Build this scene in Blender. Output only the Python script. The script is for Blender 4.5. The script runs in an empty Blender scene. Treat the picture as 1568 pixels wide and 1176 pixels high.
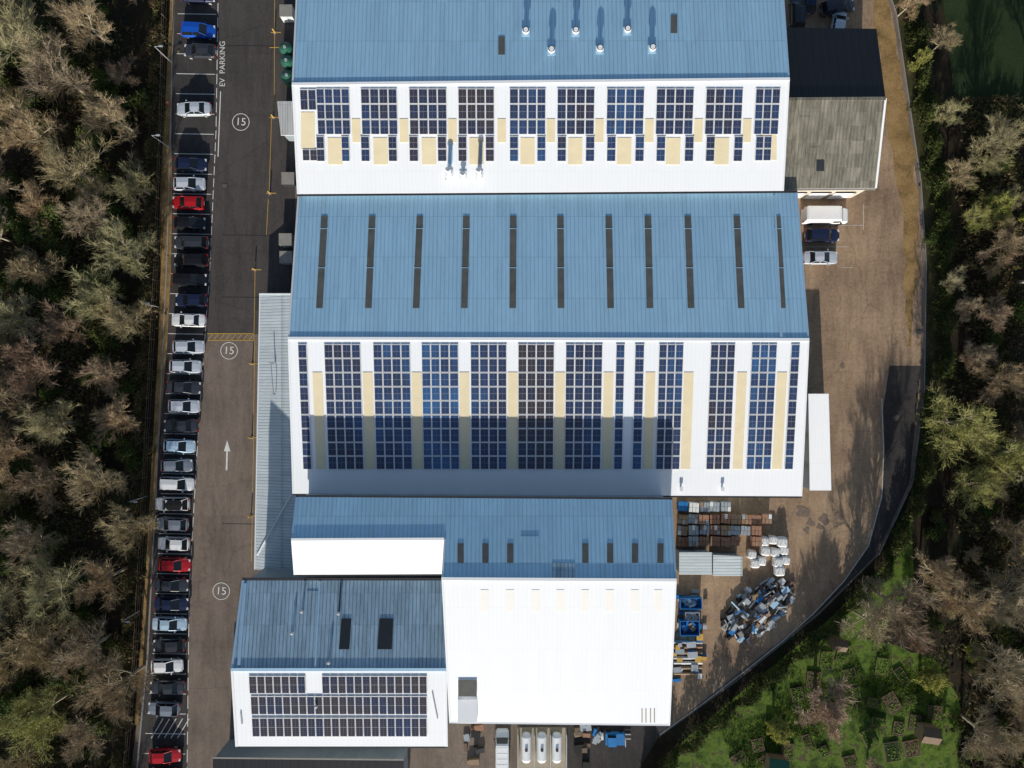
import bpy, bmesh, math, random
import numpy as np
from mathutils import Vector, Matrix
random.seed(7); np.random.seed(7)
R=math.radians
S=0.088; H=97.0
SC=bpy.context.scene
COL=SC.collection

def W(px,py,h=0.0):
    k=S*(H-h)/H
    return Vector(((px-784)*k,-(py-588)*k,h))

class Plane:
    def __init__(s,a,b,c):
        s.p=a; n=(b-a).cross(c-a); n.normalize()
        if n.z<0:n=-n
        s.n=n
    def at(s,px,py,off=0.0):
        C=Vector((0,0,H)); d=W(px,py,0)-C
        t=(s.p-C).dot(s.n)/d.dot(s.n)
        return C+d*t+s.n*off
    def z(s,x,y):
        return s.p.z-((x-s.p.x)*s.n.x+(y-s.p.y)*s.n.y)/s.n.z

# ---------------------------------------------------------------- materials
class N:
    def __init__(s,name):
        s.m=bpy.data.materials.new(name); s.m.use_nodes=True
        s.t=s.m.node_tree; s.b=s.t.nodes['Principled BSDF']
    def n(s,ty,**kw):
        nd=s.t.nodes.new(ty)
        for k,v in kw.items(): setattr(nd,k,v)
        return nd
    def l(s,a,b): s.t.links.new(a,b)
    def math(s,op,a,b=None,c=None):
        nd=s.n('ShaderNodeMath',operation=op)
        for i,v in enumerate((a,b,c)):
            if v is None: continue
            if hasattr(v,'links'): s.l(v,nd.inputs[i])
            else: nd.inputs[i].default_value=v
        return nd.outputs[0]
    def mix(s,f,a,b,bt='MIX'):
        nd=s.n('ShaderNodeMix',data_type='RGBA',blend_type=bt)
        for sock,v in ((nd.inputs[0],f),(nd.inputs[6],a),(nd.inputs[7],b)):
            if hasattr(v,'links'): s.l(v,sock)
            elif isinstance(v,(int,float)): sock.default_value=v
            else: sock.default_value=(*v,1)
        return nd.outputs[2]
    def pos(s):
        return s.n('ShaderNodeNewGeometry').outputs['Position']
    def noise(s,scale,detail=4,rough=.6,vec=None,stretch=None):
        v=vec or s.pos()
        if stretch:
            mp=s.n('ShaderNodeMapping'); mp.inputs['Scale'].default_value=stretch; s.l(v,mp.inputs[0]); v=mp.outputs[0]
        nd=s.n('ShaderNodeTexNoise'); nd.inputs['Scale'].default_value=scale
        nd.inputs['Detail'].default_value=detail; nd.inputs['Roughness'].default_value=rough
        s.l(v,nd.inputs['Vector']); return nd.outputs[0]
    def ramp(s,f,stops):
        nd=s.n('ShaderNodeValToRGB'); cr=nd.color_ramp
        while len(cr.elements)<len(stops): cr.elements.new(.5)
        for e,(p,c) in zip(cr.elements,stops):
            e.position=p; e.color=(*c,1) if not isinstance(c,(int,float)) else (c,c,c,1)
        s.l(f,nd.inputs[0]); return nd.outputs[0]
    def col(s,c):
        if hasattr(c,'links'): s.l(c,s.b.inputs['Base Color'])
        else: s.b.inputs['Base Color'].default_value=(*c,1)
    def set(s,rough=.6,metal=0,spec=.5):
        s.b.inputs['Roughness'].default_value=rough; s.b.inputs['Metallic'].default_value=metal
        s.b.inputs['Specular IOR Level'].default_value=spec
    def bump(s,h,strength=.3,dist=.05):
        nd=s.n('ShaderNodeBump'); nd.inputs['Strength'].default_value=strength; nd.inputs['Distance'].default_value=dist
        s.l(h,nd.inputs['Height']); s.l(nd.outputs[0],s.b.inputs['Normal'])

MC={}
def simple(name,c,rough=.6,metal=0,spec=.4,var=.25,scale=1.5):
    if name in MC: return MC[name]
    m=N(name); m.set(rough,metal,spec)
    f=m.noise(scale,5)
    m.col(m.mix(f,tuple(x*(1-var) for x in c),tuple(min(1,x*(1+var)) for x in c)))
    MC[name]=m.m; return m.m

def ground_mat(name,stops,scale,scale2=2.5,fine=.35,rough=.9,extra=None,k=1.0):
    m=N(name); m.set(rough,0,.2)
    stops=[(p,tuple(x*k for x in c)) for p,c in stops]
    c=m.ramp(m.noise(scale,6,.65),stops)
    f2=m.ramp(m.noise(scale2,8,.75),[(.3,1-fine),(.7,1.0)])
    c=m.mix(1.0,c,f2,'MULTIPLY')
    if extra: c=extra(m,c)
    m.col(c); m.bump(m.noise(9,4),.3,.05)
    return m.m

def cracks(m,c):
    v=m.n('ShaderNodeTexVoronoi',feature='DISTANCE_TO_EDGE'); v.inputs['Scale'].default_value=.09
    d=m.n('ShaderNodeMixRGB'); d.blend_type='ADD'; d.inputs[0].default_value=.9
    p=m.pos(); m.l(p,d.inputs[1])
    nz=m.n('ShaderNodeTexNoise'); nz.inputs['Scale'].default_value=.6; nz.inputs['Detail'].default_value=6; m.l(p,nz.inputs['Vector']); m.l(nz.outputs[1],d.inputs[2])
    m.l(d.outputs[0],v.inputs['Vector'])
    f=m.ramp(v.outputs[0],[(0,.8),(.008,1)])
    b=m.n('ShaderNodeTexBrick'); b.inputs['Scale'].default_value=.09; b.inputs['Mortar Size'].default_value=.003
    b.inputs['Color1'].default_value=(1,1,1,1); b.inputs['Color2'].default_value=(.84,.84,.86,1); b.inputs['Mortar'].default_value=(.7,.7,.7,1)
    b.inputs['Brick Width'].default_value=.9; b.inputs['Row Height'].default_value=.8
    m.l(p,b.inputs['Vector'])
    st=m.ramp(m.noise(.5,7,.75,stretch=(1.6,.25,1)),[(.36,.68),(.58,1.0)])
    sp=m.ramp(m.noise(2.2,9,.85),[(.40,.72),(.52,1.0)])
    c=m.mix(1.0,c,f,'MULTIPLY'); c=m.mix(.7,c,b.outputs[0],'MULTIPLY'); c=m.mix(.6,c,sp,'MULTIPLY'); return m.mix(.85,c,st,'MULTIPLY')

M_floor=ground_mat('woodland_floor_mat',[(.3,(.016,.013,.008)),(.5,(.045,.032,.018)),(.62,(.03,.038,.013)),(.8,(.10,.065,.035))],.15,3,.6)
M_grassD=ground_mat('dark_grass_mat',[(.3,(.02,.035,.012)),(.6,(.035,.06,.018)),(.8,(.05,.05,.025))],.12,3,.5)
M_grassL=ground_mat('allotment_grass_mat',[(.32,(.03,.05,.012)),(.42,(.07,.12,.018)),(.50,(.13,.21,.028)),(.57,(.17,.26,.04)),(.62,(.11,.10,.045)),(.75,(.18,.14,.08))],.55,3.5,.6)
M_asphD=ground_mat('dark_asphalt_mat',[(.3,(.09,.08,.076)),(.7,(.135,.118,.108))],.1,4,.25,extra=cracks)
M_asphP=ground_mat('car_park_asphalt_mat',[(.3,(.065,.06,.058)),(.7,(.105,.095,.09))],.15,4,.25,extra=cracks)
M_asphB=ground_mat('worn_asphalt_mat',[(.3,(.22,.175,.14)),(.5,(.29,.23,.185)),(.75,(.36,.28,.22))],.12,4,.25,extra=cracks)
M_yard=ground_mat('yard_concrete_mat',[(.26,(.26,.175,.115)),(.45,(.47,.32,.205)),(.62,(.62,.43,.27)),(.78,(.68,.44,.24))],.09,2.5,.35,extra=cracks)
M_road=ground_mat('shaded_tarmac_mat',[(.3,(.06,.055,.052)),(.7,(.105,.092,.084))],.15,4,.3,extra=cracks)  # dark tarmac; tree and hedge shade is also put into its tone
M_dirt=ground_mat('leaf_litter_mat',[(.3,(.2,.13,.05)),(.55,(.46,.29,.12)),(.75,(.54,.36,.17))],.4,4,.5)
M_verge=ground_mat('verge_mat',[(.3,(.04,.04,.015)),(.5,(.07,.07,.025)),(.7,(.14,.10,.055))],.35,3,.5)

def roof_mat(name,c1,c2,rib=.5,lap=5.2,rough=.5,ribdark=.72,stain=.15,var=.1,bump=.5,sheet=1.0,axis=0):
    m=N(name); m.set(rough,0,.35)
    sp=m.n('ShaderNodeSeparateXYZ'); m.l(m.pos(),sp.inputs[0])
    X=sp.outputs[axis]; Y=sp.outputs[1-axis]
    fr=m.math('FRACT',m.math('DIVIDE',X,rib))
    tri=m.math('ABSOLUTE',m.math('SUBTRACT',fr,.5))
    ribm=m.ramp(tri,[(.0,ribdark),(.18,1.0)])
    fx=m.math('FLOOR',m.math('DIVIDE',X,sheet)); fy=m.math('FLOOR',m.math('DIVIDE',Y,lap))
    cb=m.n('ShaderNodeCombineXYZ'); m.l(fx,cb.inputs[0]); m.l(fy,cb.inputs[1])
    wn=m.n('ShaderNodeTexWhiteNoise'); m.l(cb.outputs[0],wn.inputs[0])
    fl=m.math('FRACT',m.math('DIVIDE',Y,lap))
    lapm=m.ramp(fl,[(.0,.74),(.022,1.0)]) if var>.03 else m.ramp(fl,[(.0,.95),(.02,1.0)])
    st=m.noise(.35,6,.7,stretch=(1.0,.25,1.0) if axis==0 else (.25,1,1))
    c=m.mix(st,c1,c2)
    c=m.mix(1,c,m.ramp(wn.outputs[0],[(0,1-var),(1,1.0)]),'MULTIPLY')
    c=m.mix(1,c,ribm,'MULTIPLY'); c=m.mix(1,c,lapm,'MULTIPLY')
    s2=m.noise(1.2,8,.8,stretch=(1.6,.2,1) if axis==0 else (.2,1.6,1))
    c=m.mix(1,c,m.ramp(s2,[(.35,1-stain),(.6,1.0)]),'MULTIPLY')
    m.col(c)
    m.bump(m.ramp(tri,[(0,0),(.2,1)]),bump,.04)
    return m.m
M_blue=roof_mat('shaded_steel_roof_mat',(.43,.74,.97),(.52,.80,.99),ribdark=.72,bump=.25,stain=.12,var=.10)  # pale steel on north slopes; sky-lit shade painted in as blue
M_corrShade=roof_mat('shaded_corrugated_roof_mat',(.38,.57,.72),(.58,.76,.88),rib=.45,lap=3.6,ribdark=.4,stain=.35,var=.2,bump=.3)  # corrugated sheet on north slopes, its blue shade put into the colour
M_roofLit=roof_mat('sunlit_steel_roof_mat',(.93,.95,.97),(.97,.98,.99),ribdark=.965,stain=.015,var=.015,bump=.02)  # pale steel where sunlit; the sun glare is painted in as white
M_lean=roof_mat('pale_corrugated_roof_mat',(.62,.70,.72),(.76,.82,.84),rib=.4,lap=30,ribdark=.6,stain=.2,axis=1,bump=.3)
M_asb=roof_mat('weathered_fibre_cement_mat',(.25,.23,.18),(.40,.37,.29),rib=.45,lap=1.6,ribdark=.7,stain=.55,var=.3)
M_black=roof_mat('black_felt_roof_mat',(.014,.014,.018),(.024,.024,.03),rib=1,lap=4,ribdark=.9,stain=.2)
M_wall=roof_mat('clad_wall_mat',(.3,.36,.4),(.4,.45,.48),rib=.3,lap=50)
M_trim=simple('trim_white_mat',(.88,.89,.9),.5,var=.03)
M_trimB=simple('trim_blue_mat',(.44,.64,.80),.5,var=.1)
M_gut=simple('gutter_dark_mat',(.03,.03,.035),.6)
M_sky=simple('rooflight_brown_mat',(.15,.145,.125),.45,var=.5,scale=.8)
M_skyD=simple('rooflight_dark_mat',(.03,.035,.04),.4)
M_beige=simple('rooflight_beige_mat',(.86,.73,.48),.55,var=.12,scale=.8)
M_faint=simple('rooflight_faint_mat',(.95,.92,.86),.55,var=.03)
M_steel=simple('galvanised_steel_mat',(.55,.57,.58),.45,.3)
M_paintW=simple('road_paint_white_mat',(.8,.77,.72),.7,var=.25,scale=3)
M_paintY=simple('road_paint_yellow_mat',(.66,.40,.08),.7,var=.35,scale=3)
M_kerb=simple('kerb_concrete_mat',(.3,.28,.25),.8,var=.3)
M_line=simple('worn_line_mat',(.6,.56,.5),.8,var=.6,scale=2)
M_tyre=simple('tyre_mat',(.015,.015,.015),.8)
M_glass=simple('car_glass_mat',(.012,.015,.018),.08,spec=.7)
M_red=simple('lamp_red_mat',(.4,.01,.01),.3)
M_lampw=simple('lamp_clear_mat',(.7,.7,.7),.2)
M_wood=simple('timber_mat',(.34,.24,.15),.8,var=.4,scale=4)
M_woodD=simple('weathered_timber_mat',(.17,.12,.08),.8,var=.4,scale=4)
M_blueP=simple('blue_plastic_mat',(.03,.2,.5),.4)
M_rust=simple('rusty_goods_mat',(.36,.19,.12),.8,var=.5,scale=3)
M_bag=simple('woven_bag_mat',(.8,.8,.78),.8,var=.12)
M_soil=simple('soil_mat',(.11,.07,.045),.95,var=.5,scale=4)
M_grey=simple('grey_goods_mat',(.36,.40,.43),.6,var=.4,scale=3)
M_orange=simple('orange_plastic_mat',(.7,.15,.03),.5)
M_green=simple('green_tank_mat',(.03,.14,.09),.4)
M_stain=simple('oil_stain_mat',(.2,.15,.11),.7,var=.5,scale=3)

def panel_mat():
    m=N('solar_panel_mat'); m.set(.16,0,.5)
    uv=m.n('ShaderNodeUVMap'); sp=m.n('ShaderNodeSeparateXYZ'); m.l(uv.outputs[0],sp.inputs[0])
    U,V=sp.outputs[0],sp.outputs[1]
    def edge(x,k,w):
        a=m.math('ABSOLUTE',m.math('SUBTRACT',m.math('FRACT',m.math('MULTIPLY',x,k)),.5))
        return m.math('GREATER_THAN',a,.5-w)
    fr=m.math('MAXIMUM',edge(U,1,.055),edge(V,1,.035))
    mid=m.math('MAXIMUM',edge(V,2,.03),edge(U,2,.02))
    ce=m.math('MAXIMUM',edge(U,6,.05),edge(V,10,.05))
    at=m.n('ShaderNodeAttribute',attribute_name='tint')
    nz=m.math('MULTIPLY',m.math('SUBTRACT',m.noise(.16,2),.5),1.2)
    t=m.math('ADD',at.outputs['Fac'],nz)
    c=m.ramp(t,[(0,(.040,.030,.036)),(.3,(.016,.024,.065)),(.6,(.015,.042,.125)),(1,(.025,.12,.30))])  # bright blue stops paint sky reflections into the panel colour
    c=m.mix(m.math('MULTIPLY',ce,.4),c,(.30,.32,.36))
    c=m.mix(m.math('MULTIPLY',mid,.35),c,(.6,.6,.62))
    c=m.mix(fr,c,(.85,.85,.85))
    m.col(c); return m.m
M_panel=panel_mat()

def tree_mat(name,cols,k=1.0):
    m=N(name); m.set(.9,0,.1)
    oi=m.n('ShaderNodeObjectInfo')
    st=[(i/(len(cols)-1),tuple(x*k for x in c)) for i,c in enumerate(cols)]
    c=m.ramp(oi.outputs['Random'],st)
    f=m.noise(.8,3)
    c=m.mix(1,c,m.ramp(f,[(.3,.7),(.7,1.0)]),'MULTIPLY')
    m.col(c); return m.m
M_bark=tree_mat('bare_twig_mat',[(.52,.40,.25),(.36,.31,.17),(.48,.34,.21),(.40,.38,.19),(.58,.47,.31),(.34,.23,.16),(.44,.41,.22),(.50,.42,.28),(.36,.28,.19)],1.02)
M_limb=tree_mat('pale_limb_mat',[(.56,.47,.34),(.46,.39,.27),(.52,.46,.34)])
M_barkO=tree_mat('olive_twig_mat',[(.48,.46,.17),(.54,.50,.21),(.44,.42,.17)])
M_barkP=tree_mat('pink_brown_twig_mat',[(.62,.46,.35),(.56,.42,.31)])
M_leafY=tree_mat('yellow_green_leaf_mat',[(.38,.39,.08),(.30,.33,.07)])
M_leafG=tree_mat('evergreen_leaf_mat',[(.05,.08,.02),(.07,.10,.025),(.11,.12,.035)])
def scat_mat(name,stops):
    m=N(name); m.set(.9,0,.15)
    m.col(m.ramp(m.noise(.9,5,.7),stops)); return m.m
M_brush=scat_mat('undergrowth_mat',[(.3,(.05,.035,.02)),(.45,(.15,.10,.055)),(.55,(.07,.085,.025)),(.7,(.26,.18,.10))])
M_hedge=scat_mat('hedge_leaf_mat',[(.3,(.03,.035,.014)),(.5,(.06,.085,.02)),(.7,(.14,.11,.05))])

# ---------------------------------------------------------------- mesh builder
class MB:
    def __init__(s): s.v=[]; s.f=[]; s.mi=[]; s.mats=[]
    def m(s,mat):
        if mat not in s.mats: s.mats.append(mat)
        return s.mats.index(mat)
    def poly(s,pts,mat):
        b=len(s.v); s.v+= [tuple(p) for p in pts]; s.f.append(tuple(range(b,b+len(pts)))); s.mi.append(s.m(mat))
    def prism(s,top,bot,mat,side=None):
        n=len(top); b=len(s.v); s.v+=[tuple(p) for p in top]+[tuple(p) for p in bot]
        k=s.m(mat); k2=s.m(side) if side else k
        s.f.append(tuple(range(b,b+n))); s.mi.append(k)
        s.f.append(tuple(range(b+2*n-1,b+n-1,-1))); s.mi.append(k2)
        for i in range(n):
            j=(i+1)%n; s.f.append((b+i,b+n+i,b+n+j,b+j)); s.mi.append(k2)
    def box(s,c,sz,mat,rot=0,tilt=None,top=None):
        hx,hy,hz=sz[0]/2,sz[1]/2,sz[2]/2
        Mx=Matrix.Rotation(rot,3,'Z')
        if tilt: Mx=Mx@Matrix.Rotation(tilt[0],3,'X')@Matrix.Rotation(tilt[1],3,'Y')
        c=Vector(c)
        q=[(-hx,-hy),(hx,-hy),(hx,hy),(-hx,hy)]
        s.prism([c+Mx@Vector((x,y,hz)) for x,y in q],[c+Mx@Vector((x,y,-hz)) for x,y in q],top or mat,mat)
    def cyl(s,a,b,r0,r1,mat,n=12,cap=None):
        a=Vector(a); b=Vector(b); d=(b-a).normalized()
        u=d.orthogonal().normalized(); w=d.cross(u)
        ra=[a+(u*math.cos(t)+w*math.sin(t))*r0 for t in [2*math.pi*i/n for i in range(n)]]
        rb=[b+(u*math.cos(t)+w*math.sin(t))*r1 for t in [2*math.pi*i/n for i in range(n)]]
        s.prism(rb,ra,cap or mat,mat)
    def loft(s,rings,mat,cap=True):
        b=len(s.v); n=len(rings[0])
        for r in rings: s.v+=[tuple(p) for p in r]
        k=s.m(mat)
        for i in range(len(rings)-1):
            for j in range(n):
                q=(j+1)%n
                s.f.append((b+i*n+j,b+i*n+q,b+(i+1)*n+q,b+(i+1)*n+j)); s.mi.append(k)
        if cap:
            s.f.append(tuple(b+j for j in range(n))); s.mi.append(k)
            e=b+(len(rings)-1)*n; s.f.append(tuple(e+j for j in reversed(range(n)))); s.mi.append(k)
    def mesh(s,name,fix=False):
        me=bpy.data.meshes.new(name); me.from_pydata(s.v,[],s.f)
        for m in s.mats: me.materials.append(m)
        me.polygons.foreach_set('material_index',s.mi)
        me.update()
        if fix:
            bm=bmesh.new(); bm.from_mesh(me); bmesh.ops.recalc_face_normals(bm,faces=bm.faces); bm.to_mesh(me); bm.free()
        return me
    def build(s,name,parent=None,loc=None,fix=True):
        o=bpy.data.objects.new(name,s.mesh(name,fix)); COL.objects.link(o)
        if parent: o.parent=parent
        if loc: o.location=loc
        return o
def inst(name,me,loc,rz=0,sc=1.0):
    o=bpy.data.objects.new(name,me); COL.objects.link(o); o.location=loc; o.rotation_euler=(0,0,rz)
    o.scale=(sc,sc,sc) if isinstance(sc,(int,float)) else sc
    return o
def empty(name):
    o=bpy.data.objects.new(name,None); COL.objects.link(o); o.empty_display_size=1; return o

def sheet(name,pts,z,mat):
    b=MB(); b.poly([Vector((W(x,y).x,W(x,y).y,z)) for x,y in pts],mat)
    o=b.build(name)
    if o.data.polygons[0].normal.z<0: o.data.flip_normals()
    return o

# ---------------------------------------------------------------- ground
g=MB(); g.poly([(-1500,-1500,0),(1500,-1500,0),(1500,1500,0),(-1500,1500,0)],M_floor); g.build('ground')
outer=[(1345,-60),(1372,20),(1388,130),(1410,280),(1418,400),(1415,600),(1397,740),(1345,850),(1255,940),(1130,1042),(1000,1135),(950,1230)]
sheet('tarmac_yard',[(262,-60)]+outer+[(195,1230),(222,1000),(238,700),(252,400)],.02,M_asphB)
sheet('car_park_surface',[(268,-60),(336,-60),(331,200),(321,420),(305,640),(290,900),(286,1230),(206,1230),(228,1000),(243,700),(257,400)],.032,M_asphP)
sheet('access_road',[(336.5,-60),(452,-60),(452,300),(452,512),(315.5,512),(321.5,420),(331.5,200)],.032,M_asphD)
sheet('service_yard',[(1190,-60)]+[(x-6,y) for x,y in outer[:9]]+[(1130,1030),(1030,1110),(1030,760),(1190,760)],.032,M_yard)
wl=[(1350,610),(1353,690),(1350,760),(1330,835),(1292,890),(1245,940),(1200,980),(1148,1022),(1080,1074),(1010,1125)]
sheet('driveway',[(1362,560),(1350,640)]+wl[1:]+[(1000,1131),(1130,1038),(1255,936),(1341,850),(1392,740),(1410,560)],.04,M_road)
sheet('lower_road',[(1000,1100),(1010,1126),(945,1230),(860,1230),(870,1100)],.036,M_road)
sheet('leaf_litter_verge',[(264,-60),(270,-60),(262,180),(264,300),(262,420),(256,530),(240,720),(228,900),(222,1010),(212,1110),(206,1110),(222,900),(232,720),(243,520),(246,420),(246,300),(256,100)],.05,M_dirt)
def rag(pts,a=5,n=6):
    out=[]
    for i in range(len(pts)):
        p=pts[i]; q=pts[(i+1)%len(pts)]
        for k in range(n):
            t=k/n; out.append((p[0]+(q[0]-p[0])*t+random.uniform(-a,a),p[1]+(q[1]-p[1])*t+random.uniform(-a,a)*.4))
    return out
sheet('dirt_track_edge',rag([(1328,-60),(1350,-60),(1362,0),(1378,100),(1398,230),(1404,300),(1404,400),(1398,530),(1390,530),(1385,420),(1378,300),(1362,200),(1343,60)],4),.045,M_dirt)
sheet('grass_verge',[(1346,-60),(1373,20),(1389,130),(1411,280),(1419,400),(1416,600),(1398,740),(1425,740),(1450,600),(1440,400),(1425,250),(1410,120),(1400,-60)],.015,M_verge)
sheet('meadow_grass',[(1430,-120),(1760,-120),(1760,200),(1540,190),(1460,140)],.02,M_grassD)
sheet('allotment_grass',[(1395,790),(1350,870),(1262,955),(1140,1055),(1040,1140),(960,1260)]+rag([(1480,1260),(1470,1100),(1440,1010),(1330,980)],12)[:19]+[(1340,975),(1400,900)],.015,M_grassL)

def kerb(name,pts,w=.18,h=.12,mat=M_kerb,z0=0.0):
    b=MB(); P=[W(x,y) for x,y in pts]
    for i in range(len(P)-1):
        d=(P[i+1]-P[i]).normalized(); n=Vector((-d.y,d.x,0))*w/2
        q=[P[i]-n,P[i]+n,P[i+1]+n,P[i+1]-n]
        b.prism([Vector((p.x,p.y,h)) for p in q],[Vector((p.x,p.y,z0)) for p in q],mat)
    return b.build(name)
kerb('kerb',[(267,-60),(262,180),(256,400),(242,700),(227,1000),(205,1230)])
kerb('kerb',wl,w=.12,h=.055,mat=M_line)
kerb('kerb',outer[:8],w=.12,h=.1)
# ---------------------------------------------------------------- painted markings
class Marks(MB):
    def line(s,a,b,w=.1,mat=M_paintW,z=.044):
        A=W(*a);B=W(*b); d=(B-A).normalized(); n=Vector((-d.y,d.x,0))*w/2
        s.poly([Vector((p.x,p.y,z)) for p in (A-n,B-n,B+n,A+n)],mat)
mk=Marks()
def bx(y): return np.interp(y,[-60,200,420,640,900,1230],[336,331,321,305,290,286])
def lx(y): return np.interp(y,[-60,180,400,700,1000,1230],[270,265,259,245,230,209])
y=-40
while y<1230:
    mk.line((lx(y)+4,y),(bx(y)-3,y+1),.09)
    y+= 30.6
for a,b in [(( 335,-60),(331,200)),((331,200),(321,420)),((321,420),(305,640)),((305,640),(290,900)),((290,900),(286,1230))]:
    n=12
    for i in range(n):
        t0=i/n; t1=(i+.72)/n
        mk.line((a[0]+(b[0]-a[0])*t0,a[1]+(b[1]-a[1])*t0),(a[0]+(b[0]-a[0])*t1,a[1]+(b[1]-a[1])*t1),.09)
mk.line((338,140),(334,240),.12)
mk.line((317,511),(390,511),.1,M_paintY); mk.line((317,521),(390,521),.1,M_paintY)
for x in range(318,390,9): mk.line((x,521),(x+8,511),.07,M_paintY)
for a,b in [((421,-60),(420,170)),((416,180),(412,300)),((411,305),(408,360)),((391,400),(389,520)),((390,520),(388,700)),((388,700),(385,860))]:
    mk.line(a,b,.06,M_paintY)
for x,y in [(421,50),(419,73),(419,180),(414,296),(391,413),(387,557),(386,670),(385,790)]:
    mk.line((x-6,y),(x+9,y),.11,M_paintY,.05)
for y in (70,360,455,802): mk.line((340,y),(420,y+1),.05,M_gut,.046)
mk.line((347,720),(348,690),.22); A=[W(343,691),W(353,691),W(348,674)]; mk.poly([Vector((p.x,p.y,.046)) for p in A],M_paintW)
for i in range(5): mk.line((232+i*10,1130),(250+i*10,1100),.1,M_paintW,.05)
mk.line((1232,345),(1322,345),.07,M_line);mk.line((1232,378),(1300,378),.07,M_line);mk.line((1322,312),(1322,352),.07,M_line);mk.line((1288,410),(1306,410),.07,M_line)
for (cx,cy) in [(369,187),(351,537),(339,905)]:
    c=W(cx,cy); n=32
    for i in range(n):
        a0=2*math.pi*i/n;a1=2*math.pi*(i+1)/n
        mk.poly([Vector((c.x+r*math.cos(a),c.y+r*math.sin(a),.046)) for r,a in ((1.08,a0),(1.08,a1),(1.17,a1),(1.17,a0))],M_paintW)
mk.build('road_marking',fix=False)
def text(s,px,py,size,rz):
    cu=bpy.data.curves.new('road_lettering','FONT'); cu.body=s; cu.size=size; cu.align_x='CENTER'; cu.align_y='CENTER'; cu.extrude=.001
    cu.materials.append(M_paintW)
    o=bpy.data.objects.new('road_lettering',cu); COL.objects.link(o); p=W(px,py); o.location=(p.x,p.y,.05); o.rotation_euler=(0,0,rz)
for (cx,cy) in [(369,187),(351,537),(339,905)]: text('15',cx,cy,1.45,R(-4))
text('EV  PARKING',341,98,1.05,R(90))

# ---------------------------------------------------------------- buildings
def inset(p,c,d):
    v=Vector((c.x-p.x,c.y-p.y,0))
    return Vector((p.x+math.copysign(min(d,abs(v.x)),v.x),p.y+math.copysign(min(d,abs(v.y)),v.y),p.z))
def slope(name,par,pts,mat,th=.14,trim=None,side=None):
    b=MB(); b.prism(pts,[p-Vector((0,0,th)) for p in pts],mat,side or M_trimB); return b.build(name,par)
def walls(par,outline,drop=.16,ins=.3,mat=M_wall):
    c=sum(outline,Vector())/len(outline)
    P=[inset(p,c,ins) for p in outline]
    b2=MB(); n=len(P)
    for i in range(n):
        j=(i+1)%n
        b2.poly([Vector((P[i].x,P[i].y,P[i].z-drop)),Vector((P[j].x,P[j].y,P[j].z-drop)),Vector((P[j].x,P[j].y,-.05)),Vector((P[i].x,P[i].y,-.05))],mat)
    return b2.build('walls',par,fix=False)
def bar(b,p,q,w,h,mat,up=Vector((0,0,1))):
    d=(q-p).normalized(); n=d.cross(up).normalized()*w/2; u=up*h
    b.prism([p-n+u,p+n+u,q+n+u,q-n+u],[p-n,p+n,q+n,q-n],mat)
def patch(b,pl,pts,o0,o1,mat,side=None):
    b.prism([pl.at(x,y,o1) for x,y in pts],[pl.at(x,y,o0) for x,y in pts],mat,side)
def rect(x0,y0,x1,y1): return [(x0,y0),(x1,y0),(x1,y1),(x0,y1)]

class Panels:
    def __init__(s): s.v=[];s.f=[];s.uv=[];s.t=[]
    def grid(s,pl,x0,x1,y0,y1,nc,nr,tint,skip=None,off=.14):
        A=pl.at(x0,y0);B=pl.at(x1,y0);y2=pl.at((x0+x1)/2,y1).y; ya=A.y
        for i in range(nc):
            for j in range(nr):
                if skip and skip(i,j): continue
                g=.02
                xa=A.x+(B.x-A.x)*i/nc+g; xb=A.x+(B.x-A.x)*(i+1)/nc-g
                a=ya+(y2-ya)*j/nr-g*1.5; c=ya+(y2-ya)*(j+1)/nr+g*1.5
                b=len(s.v)
                q=[(xa,c),(xb,c),(xb,a),(xa,a)]
                s.v+=[(x,y,pl.z(x,y)+off) for x,y in q]+[(x,y,pl.z(x,y)+off-.04) for x,y in q]
                s.f.append((b,b+1,b+2,b+3)); s.uv+=[(0,0),(1,0),(1,1),(0,1)]
                for k in range(4):
                    l=(k+1)%4; s.f.append((b+k,b+4+k,b+4+l,b+l)); s.uv+=[(0,0)]*4
                tv=min(1,max(0,tint+random.uniform(-.12,.12)))
                s.t+=[tv]*8
    def build(s,name,par):
        me=bpy.data.meshes.new(name); me.from_pydata(s.v,[],s.f); me.materials.append(M_panel)
        u=me.uv_layers.new(name='UVMap'); u.data.foreach_set('uv',[c for p in s.uv for c in p])
        a=me.attributes.new('tint','FLOAT','POINT'); a.data.foreach_set('value',s.t)
        o=bpy.data.objects.new(name,me); COL.objects.link(o); o.parent=par; return o

# --- warehouse 1 (top)
B1=empty('industrial_warehouse')
rL=W(447,129,10.5); rR=W(1209,121,10.5); sL=W(455,297,8.4); nL=W(454,-19,8.4)
p1s=Plane(rL,rR,sL); p1n=Plane(rL,rR,nL)
sR=p1s.at(1200,292); nR=p1n.at(1199,-24)
slope('roof_south',B1,[rL,rR,sR,sL],M_roofLit,side=M_trim); slope('roof_north',B1,[nL,nR,rR,rL],M_blue)
walls(B1,[nL,rL,sL,sR,rR,nR])
b=MB(); bar(b,rL,rR,.35,.08,M_trim); bar(b,rL+Vector((.1,0,.0)),sL+Vector((.1,0,0)),.22,.06,M_trim); bar(b,rR-Vector((.1,0,0)),sR-Vector((.1,0,0)),.22,.06,M_trim)
bar(b,rL+Vector((.1,0,.0)),nL+Vector((.1,0,0)),.22,.06,M_trim); bar(b,rR-Vector((.1,0,0)),nR-Vector((.1,0,0)),.22,.06,M_trimB)
bar(b,sL-Vector((0,.12,.2)),sR-Vector((0,.12,.2)),.22,.15,M_gut)
b.build('ridge_and_verge_trim',B1)
pa=Panels(); b=MB()
groups=[(484,535),(552,608),(626,684),(701,757),(780,836),(853,911),(929,987),(1005,1063),(1081,1138),(1157,1195)]
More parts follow.
